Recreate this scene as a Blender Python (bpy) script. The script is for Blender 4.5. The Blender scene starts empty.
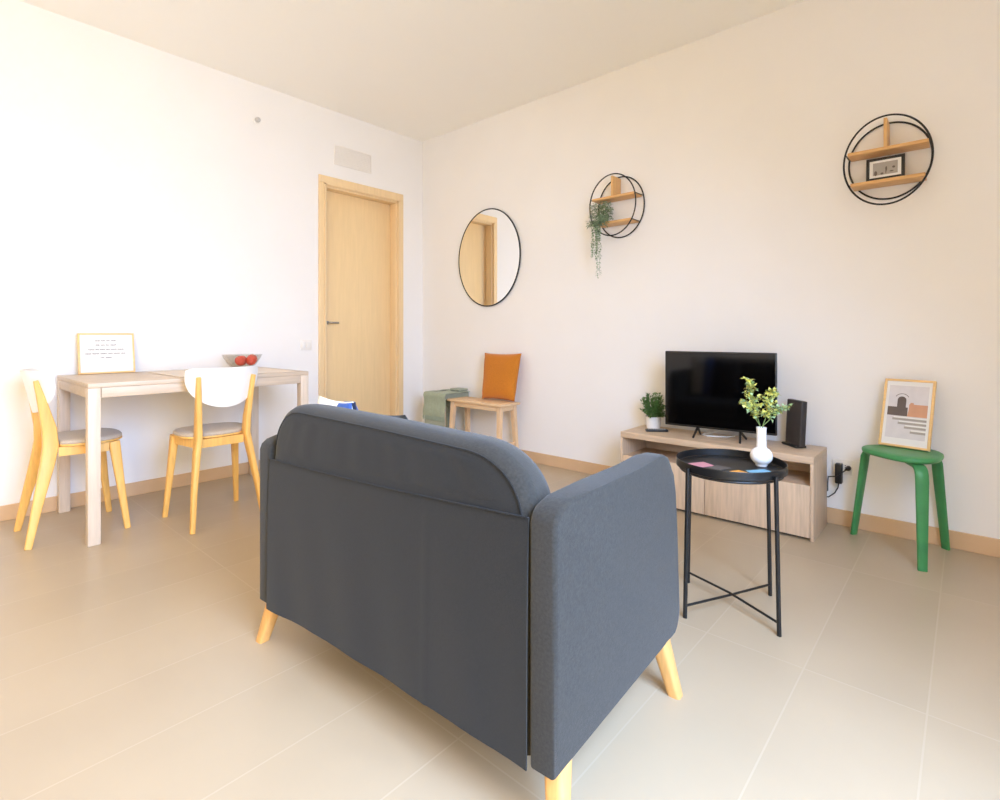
import bpy, bmesh, math, random
from mathutils import Vector, Matrix
random.seed(7)
PI = math.pi
scene = bpy.context.scene
COL = scene.collection

# ------------------------------------------------------------------ colour and materials
def lin(c):
    def f(v):
        v /= 255.0
        return v / 12.92 if v <= 0.04045 else ((v + 0.055) / 1.055) ** 2.4
    return (f(c[0]), f(c[1]), f(c[2]), 1.0)

def new_mat(name):
    m = bpy.data.materials.new(name)
    m.use_nodes = True
    nt = m.node_tree
    return m, nt, nt.nodes, nt.links, nt.nodes['Principled BSDF']

def mat(name, rgb, rough=0.5, metal=0.0, var=0.05, scale=25.0, bump=0.0, bscale=200.0, spec=0.5, stretch=(1, 1, 1), sheen=0.0):
    """principled material with a noise that varies the base colour, and an optional bump"""
    m, nt, N, L, b = new_mat(name)
    b.inputs['Roughness'].default_value = rough
    b.inputs['Metallic'].default_value = metal
    b.inputs['Specular IOR Level'].default_value = spec
    if sheen:
        b.inputs['Sheen Weight'].default_value = sheen
    tc = N.new('ShaderNodeTexCoord'); mp = N.new('ShaderNodeMapping')
    mp.inputs['Scale'].default_value = stretch
    L.new(tc.outputs['Object'], mp.inputs['Vector'])
    nz = N.new('ShaderNodeTexNoise'); nz.inputs['Scale'].default_value = scale; nz.inputs['Detail'].default_value = 5
    L.new(mp.outputs['Vector'], nz.inputs['Vector'])
    cr = N.new('ShaderNodeValToRGB')
    c = lin(rgb)
    cr.color_ramp.elements[0].position = 0.3; cr.color_ramp.elements[1].position = 0.7
    cr.color_ramp.elements[0].color = tuple(v * (1 - var) for v in c[:3]) + (1,)
    cr.color_ramp.elements[1].color = tuple(min(1, v * (1 + var)) for v in c[:3]) + (1,)
    L.new(nz.outputs['Fac'], cr.inputs['Fac']); L.new(cr.outputs['Color'], b.inputs['Base Color'])
    if bump:
        n2 = N.new('ShaderNodeTexNoise'); n2.inputs['Scale'].default_value = bscale; n2.inputs['Detail'].default_value = 3
        L.new(tc.outputs['Object'], n2.inputs['Vector'])
        bp = N.new('ShaderNodeBump'); bp.inputs['Strength'].default_value = bump; bp.inputs['Distance'].default_value = 0.002
        L.new(n2.outputs['Fac'], bp.inputs['Height']); L.new(bp.outputs['Normal'], b.inputs['Normal'])
    return m

def wood(name, rgb, var=0.12, axis='X', rough=0.45, scale=9.0):
    st = {'X': (0.7, 9, 9), 'Y': (9, 0.7, 9), 'Z': (9, 9, 0.7)}[axis]
    return mat(name, rgb, rough=rough, var=var, scale=scale, stretch=st, bump=0.08, bscale=120)

def fabric(name, rgb, var=0.1, rough=0.95, scale=900.0, bump=0.35):
    return mat(name, rgb, rough=rough, var=var, scale=scale * 0.4, bump=bump, bscale=scale, spec=0.2, sheen=0.15)

M = {}
M['wall'] = mat('wall_paint', (243, 239, 235), rough=0.9, var=0.01, scale=3, bump=0.05, bscale=250, spec=0.2)
M['ceil'] = mat('ceiling_paint', (254, 251, 244), rough=0.95, var=0.008, scale=2, spec=0.1)
M['skirt'] = mat('skirting_tile', (214, 178, 138), rough=0.4, var=0.05, scale=6)
M['door'] = wood('door_veneer', (240, 209, 158), var=0.03, axis='Z', scale=6)
M['frame_wood'] = wood('door_frame_veneer', (239, 208, 160), var=0.05, axis='Z', scale=6)
M['steel'] = mat('brushed_steel', (170, 165, 158), rough=0.3, metal=1.0, var=0.05)
M['white_pl'] = mat('white_plastic', (238, 234, 228), rough=0.4, var=0.01)
M['grille'] = mat('grille_paint', (240, 234, 226), rough=0.5, var=0.01)
M['grey_pl'] = mat('grey_plastic', (200, 196, 192), rough=0.5, var=0.03)
M['sofa'] = fabric('charcoal_sofa_fabric', (49, 47, 43), var=0.22, scale=420)
M['sofa_shaded'] = fabric('charcoal_sofa_fabric_shaded', (33, 32, 30), var=0.160, scale=700)  # same charcoal fabric, darkened to paint in shade on the sofa's rear
M['sofa_seam'] = fabric('dark_piping', (26, 26, 27), var=0.1)
M['birch'] = wood('leg_birch', (214, 162, 96), axis='Z', var=0.12)
M['chair_wood'] = wood('beech_chair', (236, 186, 104), axis='Z', var=0.10)
M['chair_white'] = mat('white_lacquer', (244, 240, 234), rough=0.35, var=0.01)
M['seat_grey'] = fabric('grey_seat_pad', (190, 176, 160), var=0.08, scale=500)
M['oak_x'] = wood('pale_oak_x', (206, 180, 152), axis='X', var=0.13)
M['oak_y'] = wood('pale_oak_y', (222, 202, 178), axis='Y', var=0.10)
M['oak_z'] = wood('pale_oak_z', (208, 182, 154), axis='Z', var=0.13)
M['table_y'] = wood('table_oak', (206, 186, 164), axis='Y', var=0.09)
M['table_z'] = wood('table_oak_leg', (216, 198, 178), axis='Z', var=0.09)
M['pine'] = wood('pine', (232, 196, 152), axis='X', var=0.08)
M['pine_z'] = wood('pine_leg', (230, 194, 152), axis='Z', var=0.08)
M['shelf_wood'] = wood('shelf_pine', (222, 172, 112), axis='X', var=0.10)
M['shelf_wood_z'] = wood('shelf_pine_upright', (224, 176, 116), axis='Z', var=0.10)
M['black_metal'] = mat('black_metal', (22, 21, 21), rough=0.42, var=0.1, spec=0.5)
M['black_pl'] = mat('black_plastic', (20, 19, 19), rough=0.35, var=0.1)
M['screen'] = mat('screen_glass', (6, 5, 5), rough=0.08, var=0.02, spec=0.5)
M['router'] = mat('dark_grey_plastic', (58, 53, 52), rough=0.5, var=0.05)
M['green_paint'] = mat('green_paint', (66, 140, 82), rough=0.4, var=0.08, scale=14)
M['orange'] = fabric('ochre_linen', (200, 122, 40), var=0.08, scale=400)
M['sage'] = fabric('sage_wool', (164, 172, 146), var=0.12, scale=300, bump=0.5)
M['bin'] = fabric('grey_green_felt', (160, 164, 144), var=0.08, scale=300)
M['ceramic'] = mat('white_ceramic', (240, 238, 234), rough=0.15, var=0.015)
M['leaf_dark'] = mat('leaf_dark', (92, 130, 66), rough=0.5, var=0.35, scale=40)
M['leaf_trail'] = mat('leaf_grey_green', (142, 162, 128), rough=0.6, var=0.3, scale=40)
M['leaf_yellow'] = mat('leaf_yellow_green', (218, 214, 116), rough=0.55, var=0.3, scale=45)
M['leaf_blue'] = mat('leaf_blue_green', (170, 196, 146), rough=0.55, var=0.3, scale=45)
M['stem'] = mat('stem_green', (110, 128, 70), rough=0.6, var=0.1)
M['white_cloth'] = fabric('white_cotton', (242, 238, 230), var=0.03, scale=400)
M['blue_cloth'] = fabric('blue_cotton', (70, 100, 168), var=0.08, scale=400)
M['navy_cloth'] = fabric('navy_cotton', (44, 46, 66), var=0.08, scale=400)
M['linen'] = fabric('beige_linen', (226, 208, 186), var=0.05, scale=400)
M['paper'] = mat('white_paper', (232, 228, 224), rough=0.7, var=0.01)
M['ink'] = mat('grey_ink', (122, 117, 122), rough=0.8, var=0.05)
M['light_frame'] = wood('light_wood_frame', (238, 196, 132), axis='X', var=0.07)
M['black_frame'] = wood('black_frame', (36, 32, 30), axis='X', var=0.12)
M['art_dark'] = mat('art_brown', (104, 92, 86), rough=0.8)
M['art_terra'] = mat('art_terracotta', (208, 156, 124), rough=0.8)
M['art_grey'] = mat('art_grey', (168, 160, 152), rough=0.8)
M['art_bg'] = mat('art_pale', (214, 208, 208), rough=0.8)
M['apple'] = mat('apple_red', (244, 76, 52), rough=0.25, var=0.25, scale=18)
M['pink_card'] = mat('pink_card', (206, 140, 150), rough=0.6)
M['grey_card'] = mat('dark_card', (88, 82, 78), rough=0.5)
M['orange_card'] = mat('orange_card', (232, 160, 64), rough=0.6)
M['blue_card'] = mat('blue_card', (120, 176, 206), rough=0.6)
M['grout'] = mat('window_alu', (225, 225, 225), rough=0.4)

def mirror_mat():
    m, nt, N, L, b = new_mat('mirror_glass')
    b.inputs['Metallic'].default_value = 1.0; b.inputs['Roughness'].default_value = 0.02
    b.inputs['Base Color'].default_value = (0.93, 0.93, 0.92, 1)
    return m
M['mirror'] = mirror_mat()

def thin_glass(name, tint, gloss=0.12):
    m, nt, N, L, b = new_mat(name)
    N.remove(b)
    t = N.new('ShaderNodeBsdfTransparent'); t.inputs['Color'].default_value = tint
    g = N.new('ShaderNodeBsdfGlossy'); g.inputs['Roughness'].default_value = 0.03
    mx = N.new('ShaderNodeMixShader'); mx.inputs[0].default_value = gloss
    L.new(t.outputs[0], mx.inputs[1]); L.new(g.outputs[0], mx.inputs[2])
    L.new(mx.outputs[0], N['Material Output'].inputs['Surface'])
    return m
M['pane'] = thin_glass('window_pane', (0.97, 0.98, 0.98, 1), 0.06)
M['smoke_glass'] = thin_glass('smoked_glass', (0.90, 0.89, 0.87, 1), 0.07)

def floor_mat():
    m, nt, N, L, b = new_mat('floor_tile')
    geo = N.new('ShaderNodeNewGeometry'); sep = N.new('ShaderNodeSeparateXYZ')
    L.new(geo.outputs['Position'], sep.inputs[0])
    def math_(op, a, bb=None):
        n = N.new('ShaderNodeMath'); n.operation = op
        for i, v in enumerate((a, bb)):
            if v is None: continue
            if isinstance(v, (int, float)): n.inputs[i].default_value = v
            else: L.new(v, n.inputs[i])
        return n.outputs[0]
    def line(sock, off, per, w):
        q = math_('DIVIDE', math_('SUBTRACT', sock, off), per)
        fr = math_('FRACT', math_('ADD', q, 100.0))
        d = math_('MINIMUM', fr, math_('SUBTRACT', 1.0, fr))
        return math_('LESS_THAN', d, w / per / 2), math_('FLOOR', math_('ADD', q, 100.0))
    lx, ix = line(sep.outputs['X'], 2.53, 0.275, 0.0042)
    ly, iy = line(sep.outputs['Y'], -2.25, 0.84, 0.0042)
    g = math_('MAXIMUM', lx, ly)
    wn = N.new('ShaderNodeTexWhiteNoise'); wn.noise_dimensions = '2D'
    cmb = N.new('ShaderNodeCombineXYZ'); L.new(ix, cmb.inputs[0]); L.new(iy, cmb.inputs[1]); L.new(cmb.outputs[0], wn.inputs['Vector'])
    nz = N.new('ShaderNodeTexNoise'); nz.inputs['Scale'].default_value = 2.2; nz.inputs['Detail'].default_value = 8
    L.new(geo.outputs['Position'], nz.inputs['Vector'])
    cr = N.new('ShaderNodeValToRGB')
    cr.color_ramp.elements[0].position = 0.3; cr.color_ramp.elements[1].position = 0.7
    cr.color_ramp.elements[0].color = lin((180, 160, 132)); cr.color_ramp.elements[1].color = lin((186, 166, 137))
    L.new(nz.outputs['Fac'], cr.inputs['Fac'])
    hsv = N.new('ShaderNodeHueSaturation'); L.new(cr.outputs['Color'], hsv.inputs['Color'])
    L.new(math_('ADD', math_('MULTIPLY', wn.outputs['Value'], 0.05), 0.975), hsv.inputs['Value'])
    mx = N.new('ShaderNodeMix'); mx.data_type = 'RGBA'
    L.new(g, mx.inputs['Factor']); L.new(hsv.outputs['Color'], mx.inputs[6]); mx.inputs[7].default_value = lin((190, 172, 145))
    L.new(mx.outputs[2], b.inputs['Base Color'])
    n2 = N.new('ShaderNodeTexNoise'); n2.inputs['Scale'].default_value = 6
    L.new(geo.outputs['Position'], n2.inputs['Vector'])
    mr = N.new('ShaderNodeMapRange'); mr.inputs['To Min'].default_value = 0.26; mr.inputs['To Max'].default_value = 0.4
    L.new(n2.outputs['Fac'], mr.inputs['Value']); L.new(mr.outputs[0], b.inputs['Roughness'])
    bp = N.new('ShaderNodeBump'); bp.inputs['Strength'].default_value = 0.12; bp.inputs['Distance'].default_value = 0.001; bp.invert = True
    L.new(g, bp.inputs['Height']); L.new(bp.outputs['Normal'], b.inputs['Normal'])
    return m
M['floor'] = floor_mat()

# ------------------------------------------------------------------ mesh helpers
def B(): return bmesh.new()

def box(bm, x0, x1, y0, y1, z0, z1, bev=0.0, seg=2, mi=0, mtx=None):
    r = bmesh.ops.create_cube(bm, size=1.0)
    vs = r['verts']
    for v in vs:
        v.co = Vector(((x0 + x1) / 2 + v.co.x * (x1 - x0), (y0 + y1) / 2 + v.co.y * (y1 - y0), (z0 + z1) / 2 + v.co.z * (z1 - z0)))
    fs = set(f for v in vs for f in v.link_faces)
    if bev:
        es = list(set(e for v in vs for e in v.link_edges))
        r2 = bmesh.ops.bevel(bm, geom=es, offset=bev, segments=seg, affect='EDGES', profile=0.5)
        fs = set(r2['faces']) | set(f for f in fs if f.is_valid)
        vs = list(set(v for f in fs for v in f.verts))
    for f in fs: f.material_index = mi
    if mtx is not None:
        for v in vs: v.co = mtx @ v.co
    return vs

def loft(bm, rings, cap=True, closed=True, mi=0):
    """rings: lists of points with the same count"""
    R = [[bm.verts.new(p) for p in r] for r in rings]
    n = len(R[0])
    for a, b in zip(R[:-1], R[1:]):
        for i in range(n if closed else n - 1):
            f = bm.faces.new((a[i], a[(i + 1) % n], b[(i + 1) % n], b[i])); f.material_index = mi
    if cap and closed:
        f = bm.faces.new(list(reversed(R[0]))); f.material_index = mi
        f = bm.faces.new(R[-1]); f.material_index = mi
    return R

def tube(bm, pts, r, n=10, closed=False, mi=0, flat=1.0):
    pts = [Vector(p) for p in pts]
    k = len(pts)
    rr = r if isinstance(r, (list, tuple)) else [r] * k
    rings = []; up = None
    for i in range(k):
        if closed: t = pts[(i + 1) % k] - pts[i - 1]
        else: t = pts[min(i + 1, k - 1)] - pts[max(i - 1, 0)]
        t.normalize()
        if up is None:
            a = Vector((0, 0, 1)) if abs(t.z) < 0.9 else Vector((1, 0, 0))
            up = (a - t * a.dot(t)).normalized()
        else:
            up = (up - t * up.dot(t)).normalized()
        s = t.cross(up)
        rings.append([pts[i] + up * (math.cos(2 * PI * j / n) * rr[i]) + s * (math.sin(2 * PI * j / n) * rr[i] * flat) for j in range(n)])
    if closed: rings.append(rings[0]); 
    if closed:
        R = [[bm.verts.new(p) for p in r_] for r_ in rings[:-1]]
        for i in range(len(R)):
            a, b = R[i], R[(i + 1) % len(R)]
            for j in range(n):
                f = bm.faces.new((a[j], a[(j + 1) % n], b[(j + 1) % n], b[j])); f.material_index = mi
    else:
        loft(bm, rings, mi=mi)

def lathe(bm, prof, n=40, c=(0, 0, 0), mi=0):
    """prof: (r, z) from bottom to top; r = 0 ends close"""
    R = []
    for r, z in prof:
        if r < 1e-6: R.append([bm.verts.new((c[0], c[1], c[2] + z))])
        else: R.append([bm.verts.new((c[0] + r * math.cos(2 * PI * i / n), c[1] + r * math.sin(2 * PI * i / n), c[2] + z)) for i in range(n)])
    for a, b in zip(R[:-1], R[1:]):
        for i in range(n):
            j = (i + 1) % n
            if len(a) == 1 and len(b) == 1: continue
            if len(a) == 1: f = bm.faces.new((a[0], b[j], b[i]))
            elif len(b) == 1: f = bm.faces.new((a[i], a[j], b[0]))
            else: f = bm.faces.new((a[i], a[j], b[j], b[i]))
            f.material_index = mi

def prism(bm, poly, d0, d1, axis='y', bev=0.0, seg=3, mi=0):
    """extrude a 2-D outline: axis 'y' -> (x,z) outline; 'x' -> (y,z); 'z' -> (x,y)"""
    def P(u, v, d):
        return {'y': (u, d, v), 'x': (d, u, v), 'z': (u, v, d)}[axis]
    a = [bm.verts.new(P(u, v, d0)) for u, v in poly]; b = [bm.verts.new(P(u, v, d1)) for u, v in poly]
    n = len(poly)
    fs = [bm.faces.new(a), bm.faces.new(list(reversed(b)))]
    for i in range(n):
        fs.append(bm.faces.new((a[i], b[i], b[(i + 1) % n], a[(i + 1) % n])))
    for f in fs: f.material_index = mi
    if bev:
        es = [e for f in fs[:2] for e in f.edges]
        r = bmesh.ops.bevel(bm, geom=es, offset=bev, segments=seg, affect='EDGES', profile=0.5, clamp_overlap=True)
        for f in r['faces']: f.material_index = mi

def arc(cx, cy, r, a0, a1, n, ry=None):
    ry = r if ry is None else ry
    return [(cx + r * math.cos(a0 + (a1 - a0) * i / n), cy + ry * math.sin(a0 + (a1 - a0) * i / n)) for i in range(n + 1)]

def grid_surf(bm, fn, nu, nv, mi=0):
    V = [[bm.verts.new(fn(i / nu, j / nv)) for i in range(nu + 1)] for j in range(nv + 1)]
    for j in range(nv):
        for i in range(nu):
            f = bm.faces.new((V[j][i], V[j][i + 1], V[j + 1][i + 1], V[j + 1][i])); f.material_index = mi
    return V

def leaf(bm, p, d, ln, w, up=Vector((0, 0, 1)), mi=0, droop=0.2):
    p = Vector(p); d = Vector(d).normalized()
    s = d.cross(up)
    if s.length < 1e-3: s = d.cross(Vector((1, 0, 0)))
    s.normalize(); n = s.cross(d)
    a = bm.verts.new(p); m1 = bm.verts.new(p + d * ln * 0.5 + n * ln * 0.05)
    l = bm.verts.new(p + d * ln * 0.45 + s * w * 0.5 + n * ln * 0.12); r = bm.verts.new(p + d * ln * 0.45 - s * w * 0.5 + n * ln * 0.12)
    t = bm.verts.new(p + d * ln - n * ln * droop)
    for f in ((a, m1, l), (a, r, m1), (l, m1, t), (m1, r, t)):
        bm.faces.new(f).material_index = mi

def obj(name, bm, mats, parent=None, smooth=True, ang=35, fix=True):
    if fix: bmesh.ops.recalc_face_normals(bm, faces=bm.faces)
    me = bpy.data.meshes.new(name)
    bm.to_mesh(me); bm.free()
    for m in (mats if isinstance(mats, (list, tuple)) else [mats]):
        me.materials.append(M[m] if isinstance(m, str) else m)
    if smooth:
        me.polygons.foreach_set('use_smooth', [True] * len(me.polygons))
        me.set_sharp_from_angle(angle=math.radians(ang))
    o = bpy.data.objects.new(name, me)
    COL.objects.link(o)
    if parent is not None: o.parent = parent
    return o

def tag(o, label, cat, group=None):
    o['label'] = label; o['category'] = cat
    if group: o['group'] = group
    return o

def thing(name, label, cat, loc=(0, 0, 0), rz=0.0, group=None):
    o = bpy.data.objects.new(name, None); COL.objects.link(o)
    o.empty_display_size = 0.1
    o.location = loc; o.rotation_euler = (0, 0, rz)
    return tag(o, label, cat, group)

def struct(name, bm, m, parent=None):
    o = obj(name, bm, m, parent, smooth=False)
    if parent is None: o['kind'] = 'structure'
    return o

def dup(root, loc, rz, label=None):
    r = root.copy(); COL.objects.link(r); r.location = loc; r.rotation_euler = (0, 0, rz)
    if label: r['label'] = label
    for ch in list(root.children):
        c = ch.copy(); COL.objects.link(c); c.parent = r
        for g in list(ch.children):
            d = g.copy(); COL.objects.link(d); d.parent = c
    return r

def label_part(o, s):
    o['label'] = s
    return o

# ------------------------------------------------------------------ the room
RX, RY, H, TH = 4.45, -4.9, 2.70, 0.26      # room: x 0..RX, y RY..0
bm = B(); box(bm, -0.3, RX + 0.3, RY - 0.3, 0.3, -0.1, 0.0); struct('floor', bm, 'floor')
bm = B(); box(bm, -0.3, RX + 0.3, RY - 0.3, 0.3, H, H + 0.1); struct('ceiling', bm, 'ceil')
bm = B(); box(bm, -TH, RX + TH, 0, TH, 0, H); struct('wall_right', bm, 'wall')
DY0, DY1, DZ = -0.985, -0.272, 2.125         # door opening in the left wall
bm = B()
box(bm, -TH, 0, RY - TH, DY0, 0, H); box(bm, -TH, 0, DY1, 0, 0, H); box(bm, -TH, 0, DY0, DY1, DZ, H)
struct('wall_left', bm, 'wall')
W1 = (-3.35, -1.95, 0.05, 2.35)              # balcony window in the wall beside the camera (y0, y1, z0, z1)
W2 = (-4.72, -3.62, 0.05, 2.35)              # second window in the same wall, behind the camera
bm = B()
for q0, q1 in ((RY - TH, W2[0]), (W2[1], W1[0]), (W1[1], 0)): box(bm, RX, RX + TH, q0, q1, 0, H)
for W in (W1, W2):
    box(bm, RX, RX + TH, W[0], W[1], W[3], H); box(bm, RX, RX + TH, W[0], W[1], 0, W[2])
struct('wall_balcony', bm, 'wall')
bm = B(); box(bm, 0, RX, RY - TH, RY, 0, H); struct('wall_back', bm, 'wall')

def window(name, along, a0, a1, z0, z1, p0, p1):
    e = bpy.data.objects.new(name, None); COL.objects.link(e); e['kind'] = 'structure'
    def bx(bm, u0, u1, zz0, zz1, q0=p0, q1=p1):
        if along == 'y': box(bm, q0, q1, u0, u1, zz0, zz1, 0.004)
        else: box(bm, u0, u1, q0, q1, zz0, zz1, 0.004)
    bm = B(); f = 0.06
    bx(bm, a0, a0 + f, z0, z1); bx(bm, a1 - f, a1, z0, z1); bx(bm, a0 + f, a1 - f, z1 - f, z1); bx(bm, a0 + f, a1 - f, z0, z0 + f)
    mid = (a0 + a1) / 2
    bx(bm, mid - 0.05, mid + 0.05, z0 + f, z1 - f)
    obj('window_frame', bm, 'grout', e)
    for u0, u1 in ((a0 + f, mid - 0.05), (mid + 0.05, a1 - f)):
        bm = B(); bx(bm, u0, u1, z0 + f, z1 - f, (p0 + p1) / 2 - 0.003, (p0 + p1) / 2 + 0.003); obj('pane', bm, 'pane', e)
    return e
window('window_1', 'y', W1[0], W1[1], W1[2], W1[3], RX + 0.16, RX + 0.21)
window('window_2', 'y', W2[0], W2[1], W2[2], W2[3], RX + 0.16, RX + 0.21)

# baseboards
BH = 0.078
bm = B(); box(bm, 0, 0.011, RY, -1.034, 0, BH, 0.002); box(bm, 0, 0.011, -0.226, -0.011, 0, BH, 0.002); struct('baseboard_left', bm, 'skirt')
bm = B(); box(bm, 0.011, RX, -0.011, 0, 0, BH, 0.002); struct('baseboard_right', bm, 'skirt')

# door
d = bpy.data.objects.new('door_1', None); COL.objects.link(d); d['kind'] = 'structure'
bm = B()
CW = 0.056
for y0, y1 in ((-1.030, -1.030 + CW), (-0.229 - CW, -0.229)):
    box(bm, 0.0, 0.014, y0, y1, 0, 2.118, 0.003)
box(bm, 0.0, 0.014, -1.030, -0.229, 2.118, 2.176, 0.003)
box(bm, 0.014, 0.020, -0.985, -0.974, 0, 2.118); box(bm, 0.014, 0.020, -0.285, -0.274, 0, 2.118); box(bm, 0.014, 0.020, -0.985, -0.274, 2.106, 2.118)
box(bm, -0.15, 0.0, DY0, -0.957, 0, 2.10, 0.002); box(bm, -0.15, 0.0, -0.298, DY1, 0, 2.10, 0.002); box(bm, -0.15, 0.0, DY0, DY1, 2.09, DZ, 0.002)
obj('door_frame', bm, 'frame_wood', d)
bm = B(); box(bm, -0.13, -0.085, -0.957, -0.298, 0.004, 2.09, 0.003)
obj('door_panel', bm, 'door', d)
bm = B()
tube(bm, [(-0.085, -0.905, 1.047), (-0.077, -0.905, 1.047)], 0.015, 16)
tube(bm, [(-0.08, -0.905, 1.047), (-0.04, -0.905, 1.047), (-0.033, -0.895, 1.047), (-0.031, -0.835, 1.047)], 0.0075, 10)
obj('door_handle', bm, 'steel', d)

# air vent over the door
v = thing('air_vent', 'flush white air grille in the wall above the wooden door', 'air vent', (0, -0.725, 2.364))
bm = B()
for a in ((-0.172, 0.172, 0.066, 0.078), (-0.172, 0.172, -0.078, -0.066), (-0.172, -0.160, -0.066, 0.066), (0.160, 0.172, -0.066, 0.066)):
    box(bm, 0, 0.008, a[0], a[1], a[2], a[3], 0.002)
obj('grille_frame', bm, 'grille', v)
bm = B(); box(bm, 0, 0.003, -0.16, 0.16, -0.066, 0.066)
for k in range(9):
    z = -0.058 + k * 0.0145
    box(bm, 0.003, 0.0075, -0.16, 0.16, z - 0.004, z + 0.003, 0.001)
obj('slats', bm, 'grille', v)

# small round wall sensor and light switch
s = thing('wall_sensor', 'small round grey fixture high on the left wall', 'wall fixture', (0, -1.497, 2.444))
bm = B(); tube(bm, [(0, 0, 0), (0.012, 0, 0)], 0.026, 20); obj('back_plate', bm, 'white_pl', s)
bm = B(); tube(bm, [(0.012, 0, 0), (0.03, 0.0, 0), (0.036, 0, 0)], [0.018, 0.017, 0.011], 16); obj('cap', bm, 'grey_pl', s)
s = thing('light_switch', 'white light switch plate between the dining table and the door', 'light switch', (0, -1.13, 0.876))
bm = B(); box(bm, 0, 0.008, -0.044, 0.044, -0.038, 0.038, 0.003); obj('switch_plate', bm, 'grille', s)
bm = B(); box(bm, 0.008, 0.012, -0.03, -0.002, -0.022, 0.022, 0.0015); obj('rocker', bm, 'white_pl', s)
bm = B(); box(bm, 0.008, 0.012, 0.002, 0.03, -0.022, 0.022, 0.0015); obj('rocker', bm, 'white_pl', s)

# ------------------------------------------------------------------ sofa
SA = math.atan2(0.061, 1.085)
sofa = thing('sofa', 'two-seat charcoal fabric sofa seen from behind, on tapered wooden legs', 'sofa', (2.5985, -2.3575, 0), SA)
AX0, AX1 = 0.4835, 0.5445
def arm_poly():
    p = [(0.0, 0.135), (0.0, 0.60)]
    p += [(0.006, 0.617), (0.022, 0.630), (0.06, 0.640), (0.2, 0.638), (0.37, 0.636), (0.49, 0.641)]
    p += [(0.535, 0.640), (0.565, 0.628), (0.583, 0.606), (0.597, 0.575), (0.612, 0.52), (0.626, 0.40), (0.633, 0.30), (0.642, 0.19)]
    p += [(0.641, 0.163), (0.630, 0.145), (0.610, 0.134)]
    return p
for sg in (-1, 1):
    bm = B(); prism(bm, arm_poly(), sg * AX0, sg * AX1, 'x', bev=0.010, seg=4)
    obj('arm', bm, 'sofa', sofa, ang=50)
# back: boxed cushion with rounded top corners, its crown a little higher on the left
def corner(sg, n=16):
    x0, z0, rx, rz = (0.295, 0.580, 0.187, 0.148) if sg > 0 else (0.362, 0.632, 0.120, 0.115)
    r = []
    for i in range(n + 1):
        a = PI / 2 * i / n; e = 2 / 2.2
        r.append((sg * (x0 + rx * math.cos(a) ** e), z0 + rz * math.sin(a) ** e))
    return r
def rear_y(z): return 0.004 + max(0.0, z - 0.56) * 0.10
def front_y(z): return 0.180 - max(0.0, z - 0.40) * 0.14
bm = B()
cl_, cr_ = corner(-1), corner(1)
outl = [(-0.482, 0.14 + (0.632 - 0.14) * i / 10) for i in range(10)] + cl_
outl += [(-0.362 + 0.662 * i / 20, 0.747 - 0.019 * i / 20 + 0.002 * math.sin(PI * i / 20)) for i in range(1, 20)]
outl += list(reversed(cr_)) + [(0.482, 0.14 + (0.580 - 0.14) * i / 10) for i in range(9, -1, -1)]
def ring(off, yfn, offz=None):
    r = []
    offz = off if offz is None else offz
    for x, z in outl:
        zz = z if z < 0.45 else z - offz * (z - 0.45) / 0.30
        r.append(Vector((x * (1 - off / 0.482), yfn(zz), max(zz, 0.14))))
    return r
def shift(fn, dd): return lambda z: fn(z) + dd
dense = [ring(0.16, rear_y), ring(0.08, rear_y), ring(0.032, rear_y), ring(0.018, shift(rear_y, 0.004)), ring(0.007, shift(rear_y, 0.013)), ring(0.001, shift(rear_y, 0.028))]
for t, o, oz in ((0.35, 0.006, -0.001), (0.6, 0.018, 0.000), (0.8, 0.030, 0.004)):
    dense.append(ring(o, lambda z, t=t: rear_y(z) * (1 - t) + front_y(z) * t, oz))
dense += [ring(0.042, front_y, 0.012), ring(0.06, shift(front_y, 0.008), 0.03), ring(0.12, shift(front_y, 0.012), 0.10)]
R = [[bm.verts.new(p) for p in r] for r in dense]
for q, (a, b) in enumerate(zip(R[:-1], R[1:])):
    for i in range(len(a)):
        j = (i + 1) % len(a)
        bm.faces.new((a[i], a[j], b[j], b[i])).material_index = 1 if q < 3 else 0
bm.faces.new(R[0]).material_index = 1; bm.faces.new(list(reversed(R[-1])))
obj('backrest', bm, ['sofa', 'sofa_shaded'], sofa, ang=60)
# piping along the rear top edge
bm = B()
pp = [Vector((p.x, p.y - 0.0005, p.z)) for p in ring(0.0195, shift(rear_y, 0.003)) if p.z > 0.585]
tube(bm, pp, 0.0022, 6); obj('piping', bm, 'sofa_seam', sofa)
# upper back panel folds and hanging lower flap
def zseam(x): return 0.5925 + 0.029 * x - 0.006 * math.cos(PI * x / 0.96)
bm = B()
def flap(u, v):
    x = -0.482 + 0.964 * u
    z0 = 0.126 + 0.004 * math.sin(u * 9) + 0.020 * math.sin(PI * u) ** 2 * (1 - 0.4 * u)
    z = z0 + (zseam(x) - z0) * v
    y = 0.004 * v ** 8 - 0.0012 - 0.006 * (1 - v) * (1 + 0.25 * math.sin(u * 17 + 1.2)) - 0.0012 * math.sin(u * 31 + v * 3) * (1 - v)
    y -= 0.0015 * math.exp(-((x - 0.205) / 0.006) ** 2) * min(1, (1 - v) * 4)
    return (x, y, z)
V = grid_surf(bm, flap, 90, 30)
ext = bmesh.ops.extrude_face_region(bm, geom=list(bm.faces))
for e in ext['geom']:
    if isinstance(e, bmesh.types.BMVert): e.co.y += 0.0035
obj('back_flap', bm, 'sofa_shaded', sofa, ang=60)
def half_at(z, sg):
    c = corner(sg)
    if z <= c[0][1]: return 0.482
    for (xa, za), (xb, zb) in zip(c[:-1], c[1:]):
        if za <= z <= zb: return abs(xa + (xb - xa) * (z - za) / max(1e-6, zb - za))
    return abs(c[-1][0])
bm = B()
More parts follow.
